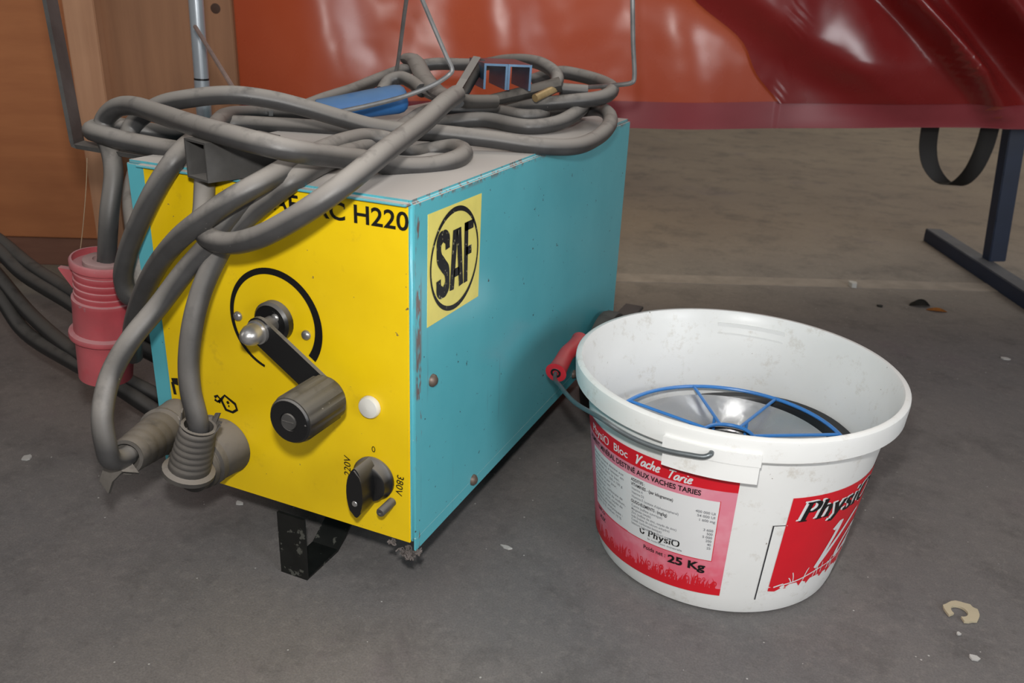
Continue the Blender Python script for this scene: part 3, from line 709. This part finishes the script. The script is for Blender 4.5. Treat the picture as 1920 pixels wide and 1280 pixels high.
# ================================================================ BUCKET
BC = Vector((.2845, .3155, 0))
def brad(z): return .157 + .1255 * z
def bk(th, z, off=.0): a = math.radians(th); r = brad(z) + off; return BC + Vector((r * math.cos(a), r * math.sin(a), z))
pail = thing('bucket', 'white plastic bucket with red printed labels on the floor beside the machine', 'bucket', BC)
b = B()
prof = [(.0, .004), (.140, .004), (.150, .001), (.155, .004), (.1575, .012)] + [(brad(z), z) for z in (.03, .06, .1, .14, .18, .21, .234)]
prof += [(.1995, .2345), (.2015, .2365), (.2030, .258), (.2025, .2615), (.2000, .2635), (.1955, .2635), (.1935, .2610), (.1905, .250), (.1835, .225)] + [(brad(z) - .0035, z) for z in (.2, .16, .1, .05, .015)] + [(.145, .009), (0, .008)]
lathe(b, BC, (0, 0, 1), prof, 96, False, (1, 0, 0)); body = link('bucket_body', b, 'pail', pail)
def arcblock(bm, t0, t1, z0, z1, r0, r1, n=14):
    rr = []
    for i in range(n + 1):
        a = math.radians(t0 + (t1 - t0) * i / n); c, s = math.cos(a), math.sin(a)
        rr.append([BC + Vector((r * c, r * s, z)) for r, z in ((r0, z0), (r1, z0), (r1, z1), (r0, z1))])
    rings(bm, rr)
for t0, t1 in ((-101.3, -72.0), (78.7, 108.0)):
    b = B(); arcblock(b, t0, t1, .2330, .2470, .188, .2070); arcblock(b, t0 + .2, t1 - .2, .2115, .2335, .1850, .2055)
    lg = link('handle_lug', b, 'pail', pail, False)
LA = -86.5
def ring_pt(th, r, z): a = math.radians(th); return BC + Vector((r * math.cos(a), r * math.sin(a), z))
def at_cyl(px, py, r):
    d = RT * ((px - 960) / FPX) + UP * (-(py - 640) / FPX) + FW; o = CAM - BC
    a_, b_, c_ = d.x ** 2 + d.y ** 2, 2 * (o.x * d.x + o.y * d.y), o.x ** 2 + o.y ** 2 - r * r
    return CAM + d * ((-b_ - math.sqrt(max(0, b_ * b_ - 4 * a_ * c_))) / (2 * a_))
G0, G1 = at(1042, 699, x=.045), at(1089, 640, x=.047); gm = (G0 + G1) / 2 + Vector((-.003, 0, .004))
bl = [ring_pt(-86.5, .203, .2425), ring_pt(-86.5, .2105, .2425), ring_pt(-88, .2130, .2395)] + [at_cyl(*t) for t in ((1290, 852, .2135), (1245, 843, .2145), (1200, 827, .2165), (1165, 809, .2195), (1130, 786, .2240))]
e_ = bl[-1]; bl += [e_.lerp(G0, .35) + Vector((-.012, .002, -.006)), e_.lerp(G0, .7) + Vector((-.012, .002, -.004)), G0 + Vector((.004, -.012, -.003)), G0, gm, G1]
bl += [ring_pt(*t) for t in ((-208, .2420, .2130), (-222, .2330, .2190), (-240, .2220, .2280), (-256, .2150, .2350), (-263, .2120, .2390), (-264, .2105, .2425), (-264, .203, .2425))]
b = B(); tube(b, bl, .0029, 10, True, 6); bail = link('bail_handle', b, 'bail', pail)
b = B(); tube(b, [G0, G0.lerp(gm, .12), G0.lerp(gm, .5), gm, gm.lerp(G1, .5), gm.lerp(G1, .88), G1], lambda t: .0115 + .0040 * (abs(2 * t - 1) ** 2) - (.003 if t < .02 or t > .98 else 0), 20, True, 8); gr = link('bail_grip', b, 'grip', bail)
b = B(); dd = (G0 - gm).normalized(); lathe(b, G0 + dd * -.0005, dd, [(.0075, 0), (.0075, .0012), (.0045, .0012), (.0045, .0002)], 16); link('grip_bore', b, 'black', gr)
# --- printed labels, each layer a fraction of a millimetre proud
def sheet(bm, t0, t1, z0f, z1f, off, n=40, m=6):
    vs = []
    for i in range(n + 1):
        t = t0 + (t1 - t0) * i / n; a, c = (z0f(t), z1f(t)) if callable(z0f) else (z0f, z1f)
        vs.append([bm.verts.new(bk(t, a + (c - a) * j / m, off)) for j in range(m + 1)])
    for i in range(n):
        for j in range(m): bm.faces.new((vs[i][j], vs[i + 1][j], vs[i + 1][j + 1], vs[i][j + 1]))
TLT = .00014
def lz(z): return lambda t: z + TLT * (t + 90)
def on_b(t0, z0, off, tilt=True):
    R0 = brad(z0)
    return lambda u, v: bk(t0 + math.degrees(u / R0), z0 + v + (TLT * (t0 + math.degrees(u / R0) + 90) if tilt else 0), off)
def poly_b(bm, pts, off):
    vs = [bm.verts.new(bk(t, z, off)) for t, z in pts]; bm.faces.new(vs)
b = B(); sheet(b, -156, -76.1, lz(.0285), lz(.2035), .0005, 60, 8); lbl = link('left_label', b, 'pink', pail); lbl['label'] = 'printed label with red band, white text box and red grass'
b = B(); sheet(b, -156, -76.1, lz(.1820), lz(.2035), .0008, 60, 2); sheet(b, -156, -76.1, lz(.0285), lz(.0390), .0008, 60, 1)
sheet(b, -146.2, -81.4, lz(.0795), lz(.0803), .0008, 40, 1); sheet(b, -81.6, -81.35, lz(.0795), lz(.168), .0008, 1, 4)
rnd = random.Random(3)
for i in range(150):
    t = -155.5 + 79 * rnd.random(); h = .005 + .016 * rnd.random() ** 1.6; ln = rnd.uniform(-2.2, 2.2); z = .0385 + TLT * (t + 90); wd = .35 + .3 * rnd.random()
    t = max(min(t, -77.5), -155)
    top = min(t + ln, -76.3)
    poly_b(b, [(t - wd, z - .002), (t + wd, z - .002), (t + wd * .5 + ln * .35, z + h * .55), (top, z + h), (t - wd * .4 + ln * .3, z + h * .55)], .0009)
for i in range(46):
    t = -154 + 77 * rnd.random(); z = .040 + .012 * rnd.random() + TLT * (t + 90); r = .0016 + .002 * rnd.random()
    if t > -79: continue
    pr_ = None
    for k in range(13):
        an = 2 * PI * k / 12
        q = [b.verts.new(bk(t + math.degrees(rr * math.cos(an) / .165), z + rr * 1.4 * math.sin(an), .0009)) for rr in (r, r * .62)]
        if pr_: b.faces.new((pr_[0], q[0], q[1], pr_[1]))
        pr_ = q
link('label_red_print', b, 'red', lbl, False)
b = B(); sheet(b, -146, -119.2, lz(.0815), lz(.1665), .0008, 20, 4); sheet(b, -118.2, -81.6, lz(.0805), lz(.1670), .0008, 26, 4)
sheet(b, -119.3, -118.1, lz(.0805), lz(.1665), .0007, 2, 4)
O3 = .0012
put(b, penword('PhysiO', SERIF, .0150, .12, .045, .1), on_b(-146.5, .1870, O3))
put(b, text_geo('Bloc', .0150, .012), on_b(-127.5, .1875, O3))
put(b, penword('Vache', SCRIPT, .0180, .10, .08, .25), on_b(-115.5, .1870, O3))
put(b, penword('Tarie', SCRIPT, .0175, .10, .08, .25), on_b(-101.5, .1845, O3))
link('label_white_print', b, 'white', lbl, False)
b = B()
def fit(body, size, t0, t1, z, bold, off=O3, tilt=True):
    g = text_geo(body, size, bold); wv = math.radians(t1 - t0) * brad(z); s = wv / width(g)
    put(b, ([(u * s, v) for u, v in g[0]], g[1]), on_b(t0, z, off, tilt))
fit('ALIMENT MIN\u00c9RAL DESTIN\u00c9 AUX VACHES TARIES', .0098, -150, -88.5, .1718, .022); link('label_title_print', b, 'ink', lbl, False); b = B()
fit('ADDITIFS :', .0062, -117.3, -110.6, .1600, .02); fit('VITAMINES - (par kilogramme)', .0062, -117.3, -98.5, .1535, .02)
fit('OLIGO-ELEMENTS : (mg/kg)', .0062, -117.3, -100.5, .1290, .02)
link('label_heading_print', b, 'txt', lbl, False); b = B()
put(b, penword('PhysiO', SERIF, .0125, .14, .05, .05), on_b(-108.6, .0905, O3))
put(b, pen([[(0, .006), (.001, .001), (.004, .0), (.006, .003)], [(.0035, .007), (.006, .006)]], .0016, .0012), on_b(-112.3, .0905, O3))
link('label_brand_print', b, 'ink', lbl, False); b = B()
fit('Poids net :', .0082, -110.5, -100.2, .0690, .015); fit('25 Kg', .0158, -99.0, -83.5, .0640, .035)
link('label_weight_print', b, 'ink', lbl, False); b = B()
fit('EMPLOI', .0058, -144, -136.5, .0750, .02); fit('AUX', .0085, -142, -136.0, .0640, .03)
link('label_weight_print', b, 'txt', lbl, False)
b = B()
rows = [('Vitamine A', '400 000 UI', .1478), ('Vitamine D3', '54 000 UI', .1422), ("Vitamine E (acetate d'alphatocopherol)", '1 600 mg', .1364),
        ('Cuivre (sulfate cuivrique)', '3 600', .1232), ('Manganese (oxyde)', '500', .1180), ('Zinc (sulfate de zinc, oxyde de zinc)', '5 000', .1128), ('Iode (iodate de calcium anhydre)', '200', .1076), ('Cobalt (carbonate basique)', '40', .1024), ('Selenium (selenite de sodium) organique', '25', .0972)]
for l, r, z in rows:
    n_ = len(l); fit(l, .0050, -117.0, -117.0 + min(.56 * n_, 21), z, .004)
link('label_table_print', b, 'txtlight', lbl, False); b = B()
for l, r, z in rows:
    n_ = len(r); fit(r, .0050, -82.6 - .72 * n_, -82.6, z, .008)
link('label_amounts_print', b, 'txtlight', lbl, False); b = B()
wl = ['Aliment mineral destine aux', 'vaches taries, a laisser en', 'libre acces dans le bac.', 'Consommation : 100 a 150 g', 'par vache et par jour.', 'Conserver au sec.', 'Composition : carbonate de', 'calcium, chlorure de sodium,', 'melasse de canne, oxyde de', 'magnesium, phosphate.', 'Constituants analytiques :', 'calcium 12 %, sodium 10 %']
for i, l in enumerate(wl): fit(l, .0050, -145.2, -145.2 + min(.88 * len(l), 25.2), .1585 - i * .0061, .004)
link('label_fine_print', b, 'txtlight', lbl, False); b = B()
fit('la nutrition minerale', .0042, -108.6, -93.5, .0850, .004)
link('label_fine_print', b, 'txtlight', lbl, False)
# right-hand label
b = B(); sheet(b, -56.3, 40, .0470, .1795, .0005, 60, 6)
for i in range(34):
    t = -55.5 + 90 * rnd.random(); h = .003 + .006 * rnd.random(); poly_b(b, [(t - 1.4, .0475), (t + 1.6, .0475), (t + rnd.uniform(-1, 1), .0475 - h)], .0005)
poly_b(b, [(-56.3, .0400), (-53.2, .0385), (-50.5, .0425), (-53, .0460), (-56.3, .0455)], .0005); poly_b(b, [(-49.5, .0415), (-48, .0412), (-48.3, .0432)], .0005)
rl = link('right_label', b, 'red', pail, False); rl['label'] = 'bright red printed panel with black and white lettering'
b = B(); W3 = []
put(b, [(lambda g: ([(u - .0016, v + .0012) for u, v in g[0]], g[1]))(penword('PhysiO', SERIF, .0375, .17, .055, .22))][0], on_b(-52.6, .1455, .0009, False))
put(b, penword('Vache', SCRIPT, .090, .072, .05, .42), on_b(-38.5, .0640, .0010, False))
for i in range(22):
    t = -52 + 70 * rnd.random(); z = .0480 + .004 * rnd.random(); ln = rnd.uniform(-3, 3.5); h = .008 + .010 * rnd.random()
    put(b, pen([[(0, 0), (ln * .0012, h * .6), (ln * .0028, h)]], .0010, .0008), on_b(t, z, .0010, False))
put(b, pen([[(0, 0), (.02, .003), (.05, .010), (.09, .012)], [(-.012, -.002), (.0, .0015)]], .002, .0016), on_b(-50, .0480, .0010, False))
put(b, pen([[(0, 0), (.12, 0)]], .001, .0009), on_b(-56, .1405, .0009, False))
link('label_white_script', b, 'white', rl, False)
b = B(); put(b, penword('PhysiO', SERIF, .0375, .16, .05, .22), on_b(-52.0, .1450, .0013, False))
link('label_black_word', b, 'ink', rl, False)
b = B(); sheet(b, -61.3, -60.75, .0275, .1412, .0005, 1, 12); sheet(b, -61.3, -56.3, .1402, .1412, .0005, 6, 1)
link('label_corner_line', b, 'txt', pail, False)

# wire spool in the bucket
SPZ = .1660; SO = BC + Vector((.004, -.012, 0))
sp = thing('wire_spool', 'blue wire basket spool of bright aluminium wire inside the white bucket', 'spool', SO + Vector((0, 0, SPZ - .1)))
def circ(c, r, n=72, z=0): return [c + Vector((r * math.cos(2 * PI * i / n), r * math.sin(2 * PI * i / n), z)) for i in range(n)]
b = B(); RO, RI = .1500, .0330
for z in (SPZ, SPZ - .026): tube(b, circ(SO, RO, 72, z), .0026, 8, False, loop=True); tube(b, circ(SO, RI, 40, z), .0024, 8, False, loop=True)
link('rim_rings', b, 'wirebasket', sp)
for i in range(8):
    an = math.radians(30 + 45 * i); u = Vector((math.cos(an), math.sin(an), 0)); b = B()
    tube(b, [SO + u * RO + Vector((0, 0, SPZ)), SO + u * RI + Vector((0, 0, SPZ))], .0022, 8, False)
    tube(b, [SO + u * .055 + Vector((0, 0, SPZ - .001)), SO + u * .055 + Vector((0, 0, SPZ - .026))], .0022, 8, False)
    tube(b, [SO + u * RO + Vector((0, 0, SPZ - .026)), SO + u * RI + Vector((0, 0, SPZ - .026))], .0022, 8, False)
    link('spoke', b, 'wirebasket', sp)
b = B(); so = SO + Vector((0, 0, SPZ))
lathe(b, so, (0, 0, 1), [(.052, -.0255), (.136, -.0255), (.1385, -.022), (.1385, -.010), (.136, -.0065), (.120, -.0060), (.080, -.0075), (.056, -.011), (.052, -.014)], 96, False)
link('wire_turns', b, 'aluwire', sp, True, 50, origin=so)
b = B(); lathe(b, so + Vector((0, 0, -.0255)), (0, 0, 1), [(.026, 0), (.0305, 0), (.0305, .018), (.026, .018)], 40, False); link('core', b, 'spoolblack', sp)
# black reel under it
b = B(); c = BC + Vector((.012, .008, .142)); na = Vector((-.105, -.08, 1)).normalized()
lathe(b, c, na, [(.04, -.118), (.110, -.118), (.115, -.114), (.120, -.030), (.152, -.012), (.158, -.003), (.155, 0), (.1425, 0), (.139, -.006), (.112, -.022), (.04, -.024)], 64)
tag(link('reel', b, 'spoolblack'), 'black plastic reel under the blue wire spool inside the white bucket', 'reel')

# ================================================================ CRATE at the left
CP = Vector((-1.43, .545, 0)); CN = NRM
crate = thing('wooden_crate', 'brown wooden crate side with a pale upright post behind the machine at left', 'crate', CP + Vector((0, 0, .05)))
def cbox(name, s0, s1, z0, z1, f0, f1, mat, parent=crate):
    """s along the front face, f out of it (towards the camera)"""
    b = B(); c = CP + DIR * ((s0 + s1) / 2) + CN * ((f0 + f1) / 2); c.z = (z0 + z1) / 2
    box(b, c, s1 - s0, f1 - f0, z1 - z0, DIR, CN, (0, 0, 1), bev=.002); return link(name, b, mat, parent, False)
def sat(px, py, f=0):
    """distance along the crate face of a pixel"""
    d = RT * ((px - 960) / FPX) + UP * (-(py - 640) / FPX) + FW
    o = CAM - (CP + CN * f); t = -o.dot(CN) / d.dot(CN); q = CAM + d * t; return (q - CP).dot(DIR), q.z
s130 = sat(130, 100, .03)[0]; s190 = sat(188, 100, .03)[0]; s437 = sat(438, 60, 0)[0]; zb = sat(70, 441, 0)[1]; zf = sat(70, 496, .012)[1]
cbox('plywood_panel', -.55, s130 + .01, zb, .95, -.016, .016, 'ply')
cbox('upright_post', s130, s190, .03, .95, -.03, .03, 'post')
cbox('board_panel', s190 - .01, s437, .05, .95, -.02, .0, 'panel')
cbox('bottom_batten', -.55, s130 + .3, zf, zb, -.02, .012, 'batten')
cbox('lower_rail', s190, s437, .03, .12, -.02, .012, 'batten')
cbox('runner', -.5, -.3, 0, zf, -.3, -.02, 'batten'); cbox('runner', s437 - .30, s437 - .16, 0, .05, -.12, -.02, 'batten')
b = B(); ks, kz = sat(404, 16, 0); q = CP + DIR * ks; lathe(b, Vector((q.x, q.y, kz)) + CN * -.0002, CN, [(.011, 0), (.009, .0006), (0, .0007)], 18); link('knot', b, 'knot', crate)

# ================================================================ CURTAIN, STAND, STRAP
c0 = at(1880, 237, y=1.87); cu0 = at(1200, 237, y=1.87 - .487 * (c0.x + .185)); slope = (c0.z - cu0.z) / ((c0 - cu0).xy.length)
b = B(); n, m = 420, 90; vs = []; L0_, L1_ = -2.0, 1.0; H_ = 1.15
def gauss(x, s): return math.exp(-(x / s) ** 2)
def fold(s, h):
    """s metres along from the stand, h metres above the hem; out of plane displacement toward the camera"""
    k = max(0, 1 - h / 1.2)
    d = .014 * math.sin(s * 6.5 + h * 2) + .007 * math.sin(s * 13 - h * 5) + .004 * math.sin(s * 29 + h * 7) * gauss(h - .3, .22)
    for a, sl, w_, amp in ((.0, 1.15, .030, .120), (.19, 1.15, .055, .180), (-.16, 1.75, .15, .065), (.34, .9, .06, .09)):
        x_ = s - (a - sl * h)
        d += amp * gauss(x_, w_ * (1.9 if x_ > 0 else .7) * (1 + .8 * h)) * min(1, h * 6 + .10)
    d += .010 * math.sin(14 * s + 5 * h) * gauss(h - .25, .25) * (1 if s < -.6 else .3)
    return d
for i in range(n + 1):
    s = L0_ + (L1_ - L0_) * i / n; row = []
    for j in range(m + 1):
        h = H_ * j / m
        p = c0 + DIR * s; p.z = c0.z + slope * s + h
        row.append(b.verts.new(p + NRM * fold(s, h)))
    vs.append(row)
for i in range(n):
    for j in range(m): b.faces.new((vs[i][j], vs[i + 1][j], vs[i + 1][j + 1], vs[i][j + 1]))
cur = thing('welding_curtain', 'glossy red and orange plastic curtain hanging across the back', 'curtain', c0 + DIR * -.6)
link('film', b, 'curtain', cur, True, 180)
b = B(); vs = []
for i in range(n + 1):
    s = L0_ + (L1_ - L0_) * i / n; p = c0 + DIR * s; p.z += slope * s
    vs.append([b.verts.new(p + Vector((0, 0, h)) + NRM * (fold(s, max(h, 0)) + .003)) for h in (-.004, 0, .02, .04, .062)])
for i in range(n):
    for j in range(4): b.faces.new((vs[i][j], vs[i + 1][j], vs[i + 1][j + 1], vs[i][j + 1]))
hm = link('hem', b, 'hem', cur, True, 180)
b = B(); vs = []
for i in range(241):
    row = []
    for j in range(61):
        h = .058 + 1.08 * j / 60; sl_ = -.57 - .87 * h + .030 * math.sin(h * 11) + .012 * math.sin(h * 37); s = sl_ + (1.0 - sl_) * i / 240
        p = c0 + DIR * s; p.z += slope * s + h; row.append(b.verts.new(p + NRM * (fold(s, h) + .0100)))
    vs.append(row)
for i in range(240):
    for j in range(60): b.faces.new((vs[i][j], vs[i + 1][j], vs[i + 1][j + 1], vs[i][j + 1]))
ov = link('overlap_film', b, 'curtain2', cur, True, 180); ov['label'] = 'darker crimson overlapping film'
stand = thing('curtain_stand', 'dark blue steel stand with a floor bar under the right end of the curtain', 'stand', (.71, 2.06, 0))
f0, f1 = at(1748, 440, z=.02), at(1935, 562, z=.02); fd = (f1 - f0).normalized(); f1 = f1 + fd * .1
b = B(); box(b, (f0 + f1) / 2, (f1 - f0).length, .05, .04, fd, Vector((-fd.y, fd.x, 0)), bev=.002); link('foot_bar', b, 'bluestand', stand, False)
pb_ = at(1863, 487, z=.04); pt_ = at(1903, 240, y=pb_.y + .01); up_ = (pt_ - pb_).normalized()
b = B(); xx = (fd - up_ * fd.dot(up_)).normalized(); box(b, pb_ + up_ * .65, .045, .045, 1.3, xx, up_.cross(xx), up_, bev=.002); link('upright', b, 'bluestand', stand, False)
b = B(); pts = [at(px, py, y=2.12) for px, py in ((1752, 200), (1744, 240), (1740, 280), (1747, 315), (1770, 342), (1795, 345), (1820, 325), (1842, 285), (1856, 240), (1862, 205))]
sp_ = smooth_path(pts, 5); strip(b, sp_, Vector((.048, .012, 0)), .004); tag(link('rubber_strap', b, 'strap'), 'black rubber strap hanging in a loop below the red curtain', 'strap')

# ================================================================ BITS ON THE FLOOR
b = B(); q = at(1803, 1147, z=.002); outer, inner = [], []
for i in range(22):
    an = math.radians(205 - 310 * i / 21); jr = random.uniform(.92, 1.06)
    outer.append(q + RT * (.0215 * jr * math.cos(an)) + Vector((-.36, .85, 0)) * (.0205 * jr * math.sin(an))); inner.append(q + RT * (.0095 * math.cos(an) - .003) + Vector((-.36, .85, 0)) * (.011 * math.sin(an)))
for p in outer + inner: p.z = .0005
prism(b, outer + inner[::-1], (0, 0, .003)); tag(link('broken_ring', b, 'cream', None, False), 'cream broken plastic ring on the floor right of the bucket', 'ring')
def chip(px, py, r, mat, label, cat, name='paint_chip', h=.002, group=None, el=1.0):
    b = B(); q = at(px, py, z=0); pts = []
    for i in range(7):
        an = 2 * PI * i / 7 + random.uniform(-.25, .25); rr = r * random.uniform(.6, 1.1)
        pts.append(Vector((q.x + rr * el * math.cos(an), q.y + rr * math.sin(an), .0003)))
    prism(b, pts, (random.uniform(-.3, .3) * h, 0, h)); return tag(link(name, b, mat, None, False), label, cat, group)
chip(1797, 1189, .0032, 'chip', 'tiny pale chip just below the cream broken ring', 'chip')
chip(1826, 1234, .0060, 'chip', 'pale triangular chip nearest the lower right corner of the floor', 'chip')
chip(50, 859, .0085, 'chip', 'pale flake alone on the floor at the far left', 'chip')
chip(449, 944, .0045, 'chip', 'small pale flake on the floor left of the machine foot', 'chip', el=1.6)
chip(949, 1027, .0040, 'chip', 'thin white sliver on the floor between machine and bucket', 'chip', el=2.2)
chip(1598, 537, .014, 'chip', 'white pebble lying near the pale floor joint', 'pebble', 'pebble', .012)
chip(1885, 673, .010, 'chip', 'small bright flake on the floor near the right edge', 'chip', el=1.5)
chip(1650, 575, .008, 'darkleaf', 'small dark crumb left of the dark dry leaf', 'crumb', 'crumb', .004)
def leaf(px, py, r, mat, label, ang, el, lift):
    b = B(); q = at(px, py, z=0); ca, sa = math.cos(ang), math.sin(ang); vs = []
    for i in range(9):
        t = -1 + i / 4; hw = r * .45 * math.sqrt(max(0.02, 1 - t * t))
        for s in (1, 0, -1):
            x, y = r * el * t, s * hw; z = .001 + lift * (1 - t * t) * (1 if s == 0 else .35)
            vs.append(b.verts.new(Vector((q.x + x * ca - y * sa, q.y + x * sa + y * ca, z))))
    for i in range(8):
        for s in (0, 1): b.faces.new((vs[3 * i + s], vs[3 * i + s + 1], vs[3 * i + 4 + s], vs[3 * i + 3 + s]))
    r_ = bmesh.ops.solidify(b, geom=list(b.faces), thickness=.0008)
    return tag(link('dry_leaf', b, mat), label, 'leaf')
leaf(1724, 573, .030, 'darkleaf', 'dark curled dry leaf on the floor left of the orange one', .5, .9, .017)
leaf(1756, 583, .024, 'orangeleaf', 'small orange dry leaf on the floor touching the dark one', .2, 1.0, .008)
b = B(); lump(b, (-.014, .006, .078), .006, 34); lump(b, (.002, .006, .085), .004, 12); lump(b, (-.030, .002, .092), .0035, 10); o = link('lint_tuft', b, 'lint', mach); o['label'] = 'grey lint hanging from the lower front corner'
